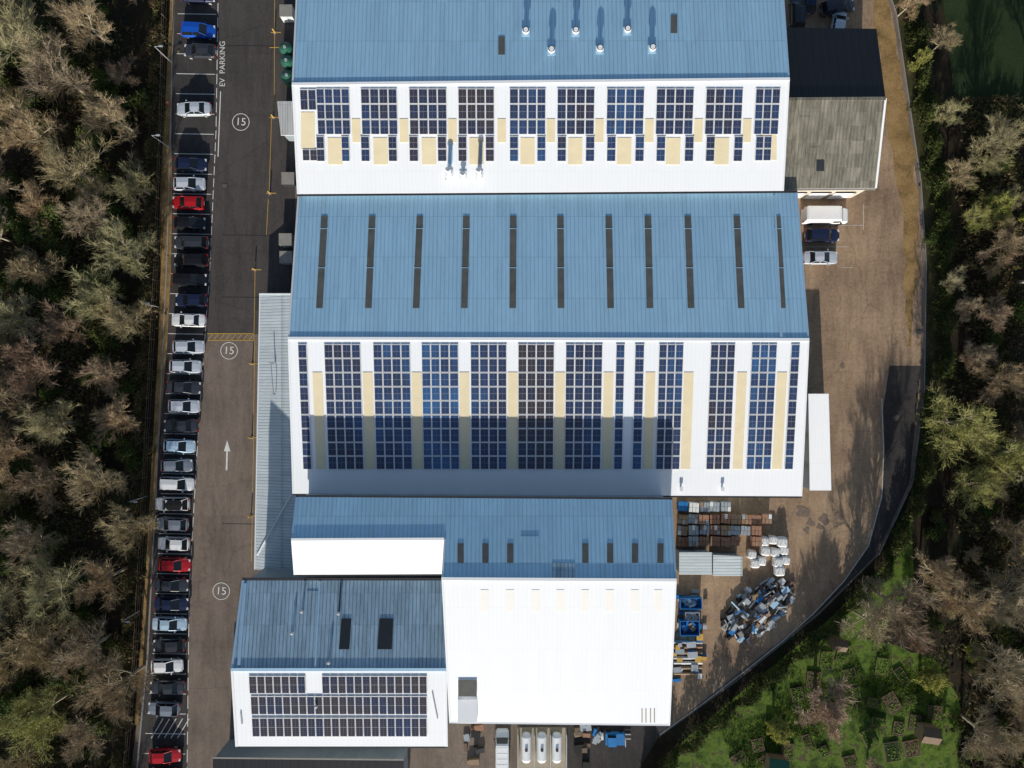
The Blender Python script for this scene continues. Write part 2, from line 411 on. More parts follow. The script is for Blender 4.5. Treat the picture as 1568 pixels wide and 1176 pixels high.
X=lambda x,y:784+(x-784)*(1-(y-130)*.00013)
for gi,(x0,x1) in enumerate(groups):
    t=[.45,.4,.2,.08,.6,.45,.65,.5,.4,.4][gi]
    n=4 if gi<9 else 3
    pa.grid(p1s,x0,x1,136,207,n,3,t)
    if gi<9:
        m=(x0+x1)/2; w=(x1-x0)/4
        pa.grid(p1s,x0,x0+w,209,248,1,2,t); pa.grid(p1s,x1-w,x1,209,248,1,2,t)
        patch(b,p1s,[(X(m-11,212),211),(X(m+11,212),211),(X(m+11,250),252),(X(m-11,250),252)],.02,.05,M_beige)
    else:
        pa.grid(p1s,x0,x1-13,209,247,2,2,t); patch(b,p1s,rect(1168,205,1189,245),.02,.05,M_beige)
pa.grid(p1s,459,484,137,170,2,1,.3); pa.grid(p1s,463,486,229,247,2,1,.3)
patch(b,p1s,rect(461,172,482,228),.02,.05,M_beige)
for gx in (543.5,617,692,768,844,919,996,1072,1147):
    w=6.5
    patch(b,p1s,[(X(gx-w,183),182),(X(gx+w,183),182),(X(gx+w,218),218),(X(gx-w,218),218)],.02,.05,M_beige)
for x,y in ((1032,37),(768,70)): patch(b,p1n,rect(x-5,y-14,x+5,y+14),.01,.04,M_sky)
b.build('rooflights',B1); pa.build('solar_panels',B1)
for x,y in ((805,50),(881,50),(960,48),(844,79),(918,77),(998,76)):
    q=p1n.at(x,y); b=MB()
    b.cyl(q-Vector((0,0,.2)),q+Vector((0,0,.45)),.3,.3,M_steel,14); b.cyl(q+Vector((0,0,.45)),q+Vector((0,0,.6)),.24,.24,M_gut,14)
    b.cyl(q+Vector((0,0,.6)),q+Vector((0,0,.8)),.46,.40,M_trim,14,cap=M_gut); b.cyl(q+Vector((0,0,.8)),q+Vector((0,0,.85)),.28,.28,M_trim,14)
    b.box(q+Vector((0,0,.05)),(1.0,1.0,.12),M_trimB)
    b.build('roof_flue',B1)
for x,y,hh in ((688,266,1.7),(734,268,2.0),(709,268,.6)):
    q=p1s.at(x,y); b=MB()
    b.cyl(q-Vector((0,0,.3)),q+Vector((0,0,hh)),.26,.24,M_trim,16); b.cyl(q+Vector((0,0,hh)),q+Vector((0,0,hh+.25)),.36,.28,M_trim,16,cap=M_grey)
    b.box(q+Vector((0,0,.1)),(.9,.9,.25),M_trim)
    b.build('chimney_stack',B1)
b=MB()
for x in (683,706,730):
    b.cyl(p1s.at(x,262,.1),p1s.at(x,276,.1),.06,.06,M_grey,6)
bar(b,p1s.at(690,222,.16),p1s.at(690,252,.16),.45,.12,M_trimB); bar(b,p1s.at(736,218,.16),p1s.at(736,252,.16),.4,.12,M_grey)  # these two bars stand in for the stacks' bluish and dark cast shadows
b.build('pipework_and_stack_shadows',B1)

# --- side building (right of warehouse 1)
B5=empty('store_building')
rL=W(1203,152,8.5);rR=W(1356,151,8.5);sL=W(1203,289,6);nL=W(1203,42,6)
sR=Plane(rL,rR,sL).at(1341,288);nR=Plane(rL,rR,nL).at(1342,44)
slope('roof_south',B5,[rL,rR,sR,sL],M_asb,side=M_trim);slope('roof_north',B5,[nL,nR,rR,rL],M_black,side=M_gut)
walls(B5,[nL,rL,sL,sR,rR,nR],mat=simple('painted_block_mat',(.55,.5,.42),.8))
b=MB(); bar(b,rL,rR,.4,.08,M_asb); bar(b,rR,sR,.25,.06,M_trim); bar(b,sL-Vector((0,.1,.2)),sR-Vector((0,.1,.2)),.2,.15,M_kerb); b.build('ridge_trim',B5)
b=MB(); c=(sL+sR)/2
for dx in (-3.2,0,3.2): b.box((c.x+dx,sL.y+.27,1.6),(2.4,.08,3.2),M_trim); b.box((c.x+dx,sL.y+.22,3.25),(2.7,.12,.15),M_gut)
b.build('loading_doors',B5)
pl=Plane(rL,rR,sL); b=MB(); patch(b,pl,rect(1250,245,1262,262),.02,.05,M_skyD)
for x,y in ((1225,178),(1305,215),(1240,225)): patch(b,pl,rect(x,y,x+17,y+19),.01,.03,M_asb)
b.build('roof_patch',B5)

# --- warehouse 2 (middle)
B2=empty('industrial_warehouse')
nL=W(456,299,7);rL=W(441,518,10);rR=W(1239,520,10);sL=W(448,756,7.2)
p2s=Plane(rL,rR,sL);p2n=Plane(rL,rR,nL)
nR=p2n.at(1221,295);sR=p2s.at(1228,760)
slope('roof_south',B2,[rL,rR,sR,sL],M_roofLit,side=M_trim);slope('roof_north',B2,[nL,nR,rR,rL],M_blue);walls(B2,[nL,rL,sL,sR,rR,nR])
b=MB();bar(b,rL,rR,.35,.08,M_trim)
for a,c,mt in ((rL,sL,M_trim),(rR,sR,M_trim),(rL,nL,M_trim),(rR,nR,M_trimB)):
    o=Vector((.1 if a is rL else -.1,0,0)); bar(b,a+o,c+o,.22,.06,mt)
bar(b,nL+Vector((0,.1,-.1)),nR+Vector((0,.1,-.1)),.25,.15,M_gut); bar(b,sL-Vector((0,.1,.15)),sR-Vector((0,.1,.15)),.2,.15,M_gut)
b.build('ridge_and_verge_trim',B2)
b=MB()
T=[497,570,643,714,786,858,932,992,1053,1128,1190];Bt=[489,564,637,711,785,859,935,995,1058,1135,1198]
for x,x2 in zip(T,Bt):
    patch(b,p2n,[(x-5,331),(x+5,331),(x2+5,472),(x2-5,472)],.01,.05,M_sky)
    for yy in (350,410): xx=x+(x2-x)*(yy-331)/141; patch(b,p2n,rect(xx-5.5,yy-.4,xx+5.5,yy+.4),.02,.07,M_trimB)
patch(b,p2n,[(1184,300),(1187,300),(1198,516),(1194,516)],.02,.09,M_trimB)
pa=Panels()
for gi,(x0,x1,n) in enumerate([(456,470,1),(496,552,4),(571,628,4),(645,702,4),(720,776,4),(793,849,4),(866,923,4),(943,957,1),(972,987,1),(1009,1047,3),(1088,1126,3),(1151,1190,3),(1211,1225,1)]):
    t=[.6,.5,.65,.75,.55,.15,.5,.7,.7,.6,.35,.6,.6][gi]
    pa.grid(p2s,x0,x1,527,719,n,9,t)
def X2(x,y): return 784+(x-784)*(1-(y-520)*.00013)
for x0,x1 in [(474,494),(554,569),(630,644),(703,718),(778,792),(851,865),(925,941),(989,1006),(1049,1064),(1129,1148),(1193,1208)]:
    c=(x0+x1)/2; w=7.5
    if c<480: w=10
    patch(b,p2s,[(X2(c-w,570),570),(X2(c+w,570),570),(X2(c+w,718),718),(X2(c-w,718),718)],.02,.05,M_beige)
b.build('rooflights',B2); pa.build('solar_panels',B2)
b=MB()
for x in (1042,1105): q=p2s.at(x,748); b.cyl(q,q+Vector((0,0,.4)),.12,.12,M_trim); b.box(q+Vector((0,0,.5)),(.4,.5,.2),M_trim)
b.build('roof_vents',B2)
AN=empty('plant_annex'); q=[W(1238,603,4.6),W(1269,603,4.6),W(1273,751,2.8),W(1240,751,2.8)]
slope('roof',AN,q,M_roofLit,side=M_trim); walls(AN,q,ins=.12)
LT=empty('lean_to_shed'); q=[W(397,450,2.6),W(462,450,4.4),W(464,878,4.4),W(389,872,2.6)]
slope('roof',LT,q,M_lean,side=M_trim); walls(LT,q,ins=.12)
pl=Plane(q[0],q[1],q[3]); b=MB(); bar(b,q[0]+Vector((.1,0,0)),q[3]+Vector((.1,0,0)),.15,.06,M_trim); bar(b,q[0],q[1],.15,.06,M_trim)
bar(b,pl.at(446,757,.0),pl.at(394,850,0),.15,.12,M_trim)
b.build('edge_trim',LT)
b=MB(); q0=pl.at(422,603,.0); b.cyl(q0,q0+Vector((0,0,.9)),.05,.05,M_gut,8); b.cyl(q0+Vector((0,0,.85)),pl.at(421,556,.9),.06,.06,M_grey,8); b.cyl(pl.at(421,556,0),pl.at(421,556,1.3),.07,.07,M_grey,8); b.build('roof_conduit',LT)

# --- warehouse 3
B3=empty('industrial_warehouse')
nL=W(453,761,11.7);nR=W(1029,765,11.7);rR=W(1036,888,13.9)
p3n=Plane(nL,nR,rR)
rM=p3n.at(676,886); mL=p3n.at(446,826); mR=p3n.at(680,825)
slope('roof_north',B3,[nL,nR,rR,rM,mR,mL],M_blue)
sR=W(1026,1109,10.9)
p3s=Plane(rM,rR,sR); sM=p3s.at(688,1105)
slope('roof_south',B3,[rM,rR,sR,sM],M_roofLit,side=M_trim)
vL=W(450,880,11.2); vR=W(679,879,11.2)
slope('roof_south_low',B3,[mL,mR,vR,vL],M_roofLit,side=M_trim)
walls(B3,[nL,mL,vL,vR,Vector((rM.x+.05,rM.y,vR.z)),sM,sR,rR,nR],ins=.25)
b=MB()
b.poly([rM-Vector((-.05,0,.1)),sM-Vector((-.05,0,.1)),Vector((sM.x+.05,sM.y,9)),Vector((rM.x+.05,rM.y,9))],M_wall); b.build('step_wall',B3,fix=False)
b=MB();bar(b,rM,rR,.35,.08,M_trim);bar(b,mL,mR,.3,.08,M_trim)
for a,c,o in ((rR,sR,-.1),(rM,sM,.1),(rM,mR,.1),(mL,vL,.1),(mR,vR,-.1)): bar(b,a+Vector((o,0,0)),c+Vector((o,0,0)),.2,.07,M_trim)
bar(b,nL+Vector((.1,0,0)),mL+Vector((.1,0,0)),.2,.07,M_trimB);bar(b,nR-Vector((.1,0,0)),rR-Vector((.1,0,0)),.2,.07,M_trimB)
bar(b,nL+Vector((0,.1,-.15)),nR+Vector((0,.1,-.15)),.25,.15,M_gut)
bar(b,vL+Vector((0,-.1,-.15)),vR+Vector((0,-.1,-.15)),.25,.15,M_gut);bar(b,sM-Vector((0,.1,.15)),sR-Vector((0,.1,.15)),.2,.15,M_trim)
b.build('ridge_and_verge_trim',B3)
b=MB()
for x in (705,743,781,896,934,972,1011): patch(b,p3n,rect(x-4.5,832,x+5,862),.01,.04,M_sky)
patch(b,p3n,rect(797,821,825,862),.01,.05,M_blue,M_gut); patch(b,p3n,rect(845,862,880,886),.01,.03,M_corrShade)
for x in (742,781,820,858,896,934,972,1008): patch(b,p3s,rect(x-6,903,x+6,936),.01,.03,M_faint)
for x in (983,989,996,1002): patch(b,p3s,rect(x-.7,1086,x+.7,1106),.01,.08,M_kerb)
b.build('rooflights',B3)
b=MB(); q=p3s.at(716,1052); b.box(q+Vector((0,0,.1)),(2.2,2.0,.4),M_trim,top=M_sky); q=p3s.at(716,1087); b.box(q+Vector((0,0,.2)),(2.3,2.7,.5),M_trim); b.build('roof_hatch',B3)
# --- warehouse 4
B4=empty('workshop_building')
rL=W(354,1025,12.0);rR=W(684,1027,12.0)
nL=W(371,888,10);nR=W(679,887,10);sL=W(361,1143,10.8);sR=W(688,1146,10.8)
nR=Vector((rR.x,nL.y,10)); sR=Vector((rR.x,sL.y,sL.z)); rR=Vector((rR.x,rL.y,rR.z))
p4n=Plane(rL,rR,nL);p4s=Plane(rL,rR,sL)
slope('roof_north',B4,[nL,nR,rR,rL],M_corrShade);slope('roof_south',B4,[rL,rR,sR,sL],M_roofLit,side=M_trim);walls(B4,[nL,rL,sL,sR,rR,nR])
b=MB();bar(b,rL,rR,.35,.1,M_trimB)
for a,c,o,mt in ((rL,sL,.1,M_trim),(rR,sR,-.1,M_trim),(rL,nL,.1,M_trimB),(rR,nR,-.1,M_trimB)): bar(b,a+Vector((o,0,0)),c+Vector((o,0,0)),.25,.08,mt)
bar(b,p4n.at(490,890),p4n.at(483,1022),.2,.1,M_trimB);bar(b,p4n.at(376,893),p4n.at(366,1018),.35,.1,M_trimB);bar(b,p4n.at(522,890),p4n.at(519,940),.12,.1,M_gut)
bar(b,nL+Vector((0,.1,-.1)),nR+Vector((0,.1,-.1)),.3,.15,M_gut);bar(b,sL-Vector((0,.1,.15)),sR-Vector((0,.1,.15)),.2,.15,M_gut)
b.build('ridge_and_verge_trim',B4)
b=MB();patch(b,p4n,[(523,947),(538,947),(535,994),(519,994)],.02,.06,M_skyD);patch(b,p4n,[(581,947),(602,947),(600,994),(578,994)],.02,.06,M_skyD)
patch(b,p4n,[(470,905),(487,905),(485,945),(466,945)],.01,.04,M_corrShade)
b.build('rooflights',B4)
pa=Panels()
for y0,y1,o in ((1034,1062,0),(1065,1094,3),(1098,1128,5)):
    pa.grid(p4s,381+o*.9,654,y0,y1,22,1,.1,skip=(lambda i,j:i in (7,8)) if o==0 else None)
pa.build('solar_panels',B4)
b=MB()
for x,y in ((463,935),(519,938),(448,968),(485,1080),(504,1013)): q=p4n.at(x,y) if y<1025 else p4s.at(x,y); b.cyl(q,q+Vector((0,0,.4)),.13,.13,M_steel,8);b.cyl(q+Vector((0,0,.4)),q+Vector((0,0,.55)),.22,.1,M_steel,8)
bar(b,p4s.at(369,1090,.02),p4s.at(371,1108,.02),.15,.12,M_grey);bar(b,p4s.at(662,1060,.02),p4s.at(670,1100,.02),.1,.12,M_grey)
b.build('roof_vents',B4)
DB=empty('dark_roofed_building'); q=[W(326,1160,5),W(618,1163,5),W(618,1260,5),W(326,1260,5)]
slope('roof',DB,q,M_black,side=M_gut);walls(DB,q,ins=.15)
b=MB();bar(b,q[0],q[1],.2,.1,M_kerb);b.build('parapet',DB)
CN=empty('entrance_canopy'); q=[W(424,155,3),W(462,155,3.5),W(462,207,3.5),W(430,207,3)]
slope('roof',CN,q,roof_mat('canopy_roof_mat',(.6,.6,.6),(.72,.72,.7),rib=.35,ribdark=.6),side=M_trim);walls(CN,q,ins=.2)
for x,y in ((438,75),(440,95),(441,118)):
    q=W(x,y,1.5); b=MB(); b.cyl((q.x,q.y,0),(q.x,q.y,1.8),.85,.85,M_green,16); b.cyl((q.x,q.y,1.8),(q.x,q.y,2.1),.85,.35,M_green,16); b.cyl((q.x,q.y,2.1),(q.x,q.y,2.25),.2,.2,M_grey,10); b.build('storage_tank')
for x,y,c in ((439,368,M_grey),(440,395,M_kerb),(440,20,M_lean),(443,275,M_gut)):
    q=W(x,y,1); b=MB(); b.box((q.x,q.y,.8),(1.6,1.5,1.6),c); b.box((q.x,q.y,1.63),(1.7,1.6,.06),M_kerb); b.box((q.x-.82,q.y,.8),(.04,.9,1.3),M_gut); b.build('equipment_cabinet')

# ---------------------------------------------------------------- vehicles
def car_mesh(name,col,L=4.35,Wd=1.8,kind='hatch',roofc=None,metal=.15):
    P=N(name+'_paint'); P.set(.28,metal,.5); P.col(col); P.b.inputs['Coat Weight'].default_value=.6; P=P.m
    b=MB(); hl=L/2; hw=Wd/2
    st=[(-hl,.70,.45,.80),(-hl+.12,.90,.35,.92),(-hl+.5,.98,.28,.98),(-hl+1.1,1,.25,.98),(0,1,.25,.96),(hl-1.3,1,.25,.94),(hl-.6,.97,.28,.86),(hl-.18,.86,.35,.74),(hl,.62,.45,.62)]
    rings=[]
    for x,w,z0,z1 in st:
        w*=hw
        rings.append([(x,-w*.9,z0),(x,-w,z0+.12),(x,-w*.99,z1-.16),(x,-w*.88,z1-.02),(x,-w*.4,z1+.02),(x,w*.4,z1+.02),(x,w*.88,z1-.02),(x,w*.99,z1-.16),(x,w,z0+.12),(x,w*.9,z0)])
    b.loft(rings,P)
    if kind=='hatch': lo=(-hl+.22,hl-1.15); hi=(-hl+.75,hl-2.0); zr=1.46
    elif kind=='saloon': lo=(-hl+.75,hl-1.2); hi=(-hl+1.35,hl-2.1); zr=1.42
    else: lo=(-hl+.18,hl-1.1); hi=(-hl+.55,hl-1.85); zr=1.68
    wl=hw*.90; wh=hw*.70; zl=.95
    A=[(lo[0],-wl,zl),(lo[1],-wl*.92,zl),(lo[1],wl*.92,zl),(lo[0],wl,zl)]
    Bq=[(hi[0],-wh,zr),(hi[1],-wh,zr),(hi[1],wh,zr),(hi[0],wh,zr)]
    b.prism(Bq,A,P,M_glass)
    rp=N(name+'_roof'); rp.set(.28,metal,.5); rp.col(roofc or col); rp=rp.m
    x0,x1=hi[0]-.04,hi[1]+.05
    b.loft([[(x0,-wh-.03,zr-.03),(x0,0,zr+.0),(x0,wh+.03,zr-.03)],[(x0+.3,-wh-.04,zr),(x0+.3,0,zr+.06),(x0+.3,wh+.04,zr)],[(x1-.3,-wh-.04,zr),(x1-.3,0,zr+.06),(x1-.3,wh+.04,zr)],[(x1,-wh-.03,zr-.03),(x1,0,zr+.01),(x1,wh+.03,zr-.03)]],rp)
    for sx,(xa,xb) in enumerate(((lo[0],hi[0]),(lo[1],hi[1]))):
        for sy in (-1,1):
            wa=wl*(.92 if sx else 1)
            b.cyl((xa,sy*wa,zl),(xb,sy*wh,zr),.05,.05,P,5)
    xm=(lo[0]+lo[1])/2
    for sy in(-1,1): b.cyl((xm,sy*wl,zl),(xm-.02,sy*wh,zr),.04,.04,P,5)
    for sx in (-hl+.85,hl-.85):
        for sy in (-1,1):
            b.cyl((sx,sy*(hw-.22),.32),(sx,sy*(hw+.01),.32),.32,.32,M_tyre,14); b.cyl((sx,sy*(hw+.0),.32),(sx,sy*(hw+.02),.32),.2,.2,M_steel,10)
    for sy in (-1,1):
        b.box((hl-.22,sy*hw*.66,.70),(.28,.32,.12),M_lampw); b.box((-hl+.08,sy*hw*.72,.82),(.14,.28,.16),M_red)
        b.box((lo[1]-.25,sy*(hw+.08),1.0),(.16,.2,.13),P)
    b.box((hl-.02,0,.5),(.06,1.0,.16),M_gut); b.box((-hl+.0,0,.6),(.05,.5,.12),M_lampw)
    return b.mesh(name,True)
CM={}
def cm(c,k):
    cols={'blue':(.01,.10,.55),'navy':(.016,.024,.065),'black':(.012,.012,.014),'dark':(.045,.05,.062),'silver':(.62,.66,.72),'white':(.9,.9,.9),'red':(.5,.014,.02),'grey':(.24,.27,.32),'pale':(.50,.66,.80),'whiteb':(.9,.9,.9)}
    if (c,k) not in CM: CM[(c,k)]=car_mesh('car_%s_%s'%(c,k),cols[c],kind=k,roofc=(.02,.02,.02) if c=='whiteb' else None,L=4.6 if k!='hatch' else 4.25)
    return CM[(c,k)]
cars=[(303,-8,'navy'),(303,46,'blue'),(305,77,'dark'),(296,166,'silver'),(292,251,'navy'),(289,281,'silver'),(287,310,'red'),(290,341,'black'),(292,371,'dark'),(292,398,'black'),(290,428,'black'),(292,459,'navy'),(288,490,'white'),(288,531,'silver'),(283,561,'silver'),(281,593,'dark'),(281,622,'silver'),(276,652,'dark'),(274,683,'pale'),(270,713,'grey'),(270,741,'white'),(263,772,'whiteb'),(263,803,'grey'),(265,833,'white'),(267,865,'red'),(262,896,'dark'),(262,925,'navy'),(259,956,'pale'),(258,989,'dark'),(255,1020,'white'),(255,1053,'dark'),(250,1086,'grey'),(252,1158,'red'),(248,1190,'silver')]
ks=['hatch','saloon','hatch','suv']
for i,(x,y,c) in enumerate(cars):
    k=random.choice(ks); q=W(x,y,.9)
    inst('parked_car',cm(c,k),(q.x,q.y,.03),(0 if random.random()<.55 else math.pi)+R(random.uniform(-2,2)-1))
for x,y,c,k,rz in [(1260,360,'navy','suv',0),(1257,394,'silver','saloon',0),(1222,18,'dark','suv',90),(1240,-5,'navy','hatch',88),(1285,35,'silver','hatch',80),(1283,10,'dark','suv',10)]:
    q=W(x,y,.9); inst('parked_car',cm(c,k),(q.x,q.y,.04),R(rz))
def van_mesh(name,col,L=5.6,Wd=2.0,Hh=2.3):
    P=simple(name+'_paint',col,.3,var=.03); b=MB(); hl=L/2;hw=Wd/2
    prof=[(-hl,.4,Hh-.15,.9),(-hl+.15,.3,Hh,.96),(hl-1.6,.3,Hh,.96),(hl-1.35,.3,Hh-.1,.95),(hl-.85,.3,1.35,.97),(hl-.25,.35,1.1,.92),(hl,.45,.85,.75)]
    rings=[]
    for x,z0,z1,w in prof:
        w*=hw
        rings.append([(x,-w*.94,z0),(x,-w,z0+.2),(x,-w,z0+(z1-z0)*.5),(x,-w*.93,z1-.12),(x,-w*.8,z1),(x,w*.8,z1),(x,w*.93,z1-.12),(x,w,z0+(z1-z0)*.5),(x,w,z0+.2),(x,w*.94,z0)])
    b.loft(rings,P)
    b.prism([(hl-1.33,-hw*.76,Hh-.1),(hl-1.33,hw*.76,Hh-.1),(hl-.84,hw*.84,1.40),(hl-.84,-hw*.84,1.40)],[(hl-1.4,-hw*.76,Hh-.2),(hl-1.4,hw*.76,Hh-.2),(hl-.95,hw*.84,1.3),(hl-.95,-hw*.84,1.3)],M_glass)
    for sy in(-1,1):
        b.box((hl-1.75,sy*hw*.96,1.6),(.8,.08,.5),M_glass); b.box((hl-1.1,sy*(hw+.1),1.35),(.15,.22,.25),M_tyre)
        b.box((hl-.18,sy*hw*.7,.8),(.25,.3,.2),M_lampw); b.box((-hl+.02,sy*hw*.82,1),(.06,.16,.5),M_red)
        for sx in(-hl+1.1,hl-.95): b.cyl((sx,sy*(hw-.25),.36),(sx,sy*(hw+.02),.36),.36,.36,M_tyre,14)
    for x in np.linspace(-hl+.6,hl-1.9,5): b.box((x,0,Hh+.012),(.05,hw*1.5,.02),P)
    return b.mesh(name,True)
VW=van_mesh('white_van',(.93,.93,.93))
q=W(1268,328,1.8); inst('parked_van',VW,(q.x,q.y,.04),0,1.08)
q=W(769,1152,1.6); inst('parked_van',VW,(q.x,q.y,.04),R(90),.95)
b=MB(); q=W(830,1150,1); b.box((q.x,q.y,.12),(6.6,5.4,.2),simple('pale_slab_mat',(.42,.36,.27),.8))
for p in (-3.2,-1.07,1.07,3.2): b.box((q.x+p,q.y,1.1),(.1,5.2,1.9),M_steel)
b.build('tank_compound')
for x in (806,830,853):
    q=W(x,1148,2); b=MB()
    rings=[]
    for yy,r in ((-2,.2),(-1.85,.5),(-1.5,.66),(1.5,.66),(1.85,.5),(2,.2)):
        rings.append([(q.x+r*math.cos(t),q.y+yy,1.4+r*math.sin(t)) for t in [2*math.pi*i/16 for i in range(16)]])
    b.loft(rings,M_trim)
    for yy in (-1.2,1.2): b.box((q.x,q.y+yy,.5),(1.2,.25,.7),M_steel)
    b.cyl((q.x,q.y,2),(q.x,q.y,2.25),.2,.2,M_gut,10)
    b.build('gas_tank')
b=MB(); q=W(942,1132,1); b.box((q.x,q.y,.75),(2.6,1.5,.8),M_blueP); b.box((q.x-.5,q.y,1.5),(1.1,1.2,.8),M_glass,top=M_blueP); b.box((q.x+1.6,q.y+.3,.3),(1.2,.12,.08),M_steel);b.box((q.x+1.6,q.y-.3,.3),(1.2,.12,.08),M_steel);b.box((q.x+1.2,q.y,1.2),(.1,.9,2.0),M_steel)
for sx in(-.8,.8):
    for sy in(-.75,.75): b.cyl((q.x+sx,q.y+sy-.1,.35),(q.x+sx,q.y+sy+.1,.35),.35,.35,M_tyre)
b.build('forklift_truck')
b=MB(); q=W(918,1128,1)
for i in range(9): b.box((q.x+random.uniform(-.6,.6),q.y+random.uniform(-.9,.9),random.uniform(.3,.9)),(random.uniform(.5,1.2),random.uniform(.3,.8),random.uniform(.3,.7)),random.choice([M_blueP,M_grey,M_tyre,M_bag]),rot=random.random()*3)
b.build('plastic_crate_pile')
b=MB()
for i in range(22):
    q=W(random.uniform(700,735) if i%2 else random.uniform(880,905),random.uniform(1110,1180),.5)
    b.box((q.x,q.y,random.uniform(.15,.6)),(random.uniform(.4,1.4),random.uniform(.3,1.1),random.uniform(.2,.7)),random.choice([M_grey,M_wood,M_tyre,M_woodD,M_rust,M_gut]),rot=random.uniform(-.2,.2))
b.build('stored_goods')

# ---------------------------------------------------------------- stockyard
def pallet_stack(x,y,w,d,h,mat,rz=0):
    q=W(x,y,h*.8); b=MB()
    for i in (-1,0,1): b.box((0,i*d*.42,.06),(w,.1,.1),M_wood)
    for i in range(6): b.box((-w/2+w*(i+.5)/6,0,.125),(w/7,d,.025),M_wood)
    n=max(2,int(h/.35)); z=.14
    for k in range(n):
        hh=(h-.14)/n
        for i in range(3):
            for j in range(2):
                b.box((-w/2+w*(i+.5)/3+random.uniform(-.02,.02),-d/2+d*(j+.5)/2,z+hh/2),(w/3-.04,d/2-.04,hh-.03),mat if random.random()<.8 else random.choice([M_grey,M_bag,M_wood]),rot=random.uniform(-.04,.04))
        z+=hh
    o=b.build('pallet_stack'); o.location=(q.x,q.y,.04); o.rotation_euler=(0,0,rz)
for i,(x,y) in enumerate([(x,y) for y in (776,795,812,829) for x in range(1046,1190,16)]):
    if (x>1170 and y>800) or (y<790 and x>1110): continue
    if random.random()<.08: continue
    mt=random.choice([M_grey,M_blueP,M_grey,M_bag]) if (y<790) else random.choice([M_rust,M_rust,M_rust,M_wood,M_grey,M_rust])
    pallet_stack(x+random.uniform(-1,1),y+random.uniform(-1,1),1.3,1.25,random.choice([.9,1.2,1.5]),mt,R(random.uniform(-3,3)-3))
def bag(x,y,s=1.0):
    q=W(x,y,.5); b=MB(); r=[]
    for z,k in ((0,.75),(.15,.95),(.5,1),(.8,.93),(.92,.7)):
        r.append([((.5*k*s)*(abs(math.cos(t))**.4)*math.copysign(1,math.cos(t))*random.uniform(.95,1.04),(.5*k*s)*(abs(math.sin(t))**.4)*math.copysign(1,math.sin(t))*random.uniform(.95,1.04),z*s) for t in [2*math.pi*(i+.5)/12 for i in range(12)]])
    b.loft(r,M_bag)
    for sx in(-1,1):
        for sy in (-1,1): b.cyl((sx*.35*s,sy*.35*s,.88*s),(sx*.1*s,sy*.1*s,1.05*s),.03,.03,M_bag,5)
    o=b.build('bulk_bag'); o.location=(q.x,q.y,.04); o.rotation_euler=(0,0,random.uniform(-.15,.15)-.05)
for x,y in [(1168,828),(1182,826),(1196,829),(1170,843),(1186,845),(1199,842),(1165,858),(1190,860),(1201,857),(1192,873),(1155,862),(1150,848)]: bag(x,y,random.uniform(1.15,1.4))
SH=empty('storage_shelter'); q=[W(1040,846,2.8),W(1090,846,2.8),W(1090,880,2.6),W(1040,880,2.6)]
slope('roof',SH,q,M_lean,side=M_trim);walls(SH,q,ins=.15)
q=[W(1092,850,2.6),W(1137,852,2.6),W(1137,882,2.4),W(1092,882,2.4)]
SH=empty('storage_shelter'); slope('roof',SH,q,M_lean,side=M_trim);walls(SH,q,ins=.15)
b=MB(); c=W(1160,932)
for i in range(260):
    a=random.uniform(-1,1); t=random.uniform(-1,1)
    if a*a+t*t>1: continue
    d1=Vector((.77,.64,0)); d2=Vector((-.64,.77,0))
    p=c+d1*a*5.6+d2*t*3.0; hmax=1.7*(1-(a*a+t*t))
    p.z=.2+random.random()*hmax
    mt=random.choice([M_steel,M_grey,M_grey,M_rust,M_tyre,M_kerb,M_steel,M_wood,M_tyre,M_trimB,M_bag,M_blueP])
    if random.random()<.33: b.box(p,(random.uniform(.6,2.0),random.uniform(.08,.22),random.uniform(.08,.2)),mt,rot=random.choice([.7,2.2,1.0])+random.uniform(-.25,.25),tilt=(0,random.uniform(-.2,.2)))
    elif random.random()<.8: b.box(p,(random.uniform(.3,1.2),random.uniform(.3,.8),random.uniform(.15,.6)),mt,rot=.7+random.uniform(-.3,.3))
    else:
        a2=random.random()*3; v=Vector((math.cos(a2),math.sin(a2),0))*random.uniform(.3,.8); b.cyl(p-v,p+v,.12,.12,mt,8)
b.build('scrap_metal_pile')
def skip(x,y,w,d,h,mat,fill,rz=0):
    q=W(x,y,h); b=MB(); t=.08
    b.box((0,0,.1),(w,d,.1),mat)
    for sx in(-1,1): b.box((sx*(w/2-t/2),0,h/2+.1),(t,d,h),mat)
    for sy in(-1,1): b.box((0,sy*(d/2-t/2),h/2+.1),(w-2*t-.01,t,h),mat)
    for i in range(14): b.box((random.uniform(-w/3,w/3),random.uniform(-d/3,d/3),random.uniform(.3,h*.8)),(random.uniform(.3,.9),random.uniform(.2,.6),.25),random.choice(fill),rot=random.random()*3)
    o=b.build('waste_skip'); o.location=(q.x,q.y,.04); o.rotation_euler=(0,0,rz)
skip(1058,924,2.9,1.5,1.2,M_blueP,[M_bag,M_grey]); skip(1060,944,1.9,1.1,1.1,M_steel,[M_grey,M_bag]); skip(1056,962,2.6,2.0,1.3,M_blueP,[M_blueP,M_wood])
b=MB()
for k in range(7):
    y0=984+k*8; q0=W(1032,y0,.5);q1=W(1076,y0+random.uniform(-1,1),.5); z=.25
    b.cyl((q0.x,q0.y,z),(q1.x,q1.y,z),.2,.2,random.choice([M_steel,M_bag,M_grey,M_wood,M_rust]),10)
b.build('pipe_rack')
b=MB()
for i in range(34):
    q=W(random.uniform(1034,1082),random.uniform(900,1045),.5); b.box((q.x,q.y,random.uniform(.1,.5)),(random.uniform(.4,1.4),random.uniform(.3,.9),random.uniform(.15,.6)),random.choice([M_grey,M_wood,M_blueP,M_bag,M_rust,M_steel,M_paintY]),rot=random.uniform(-.15,.15))
b.build('stored_goods')
b=MB()
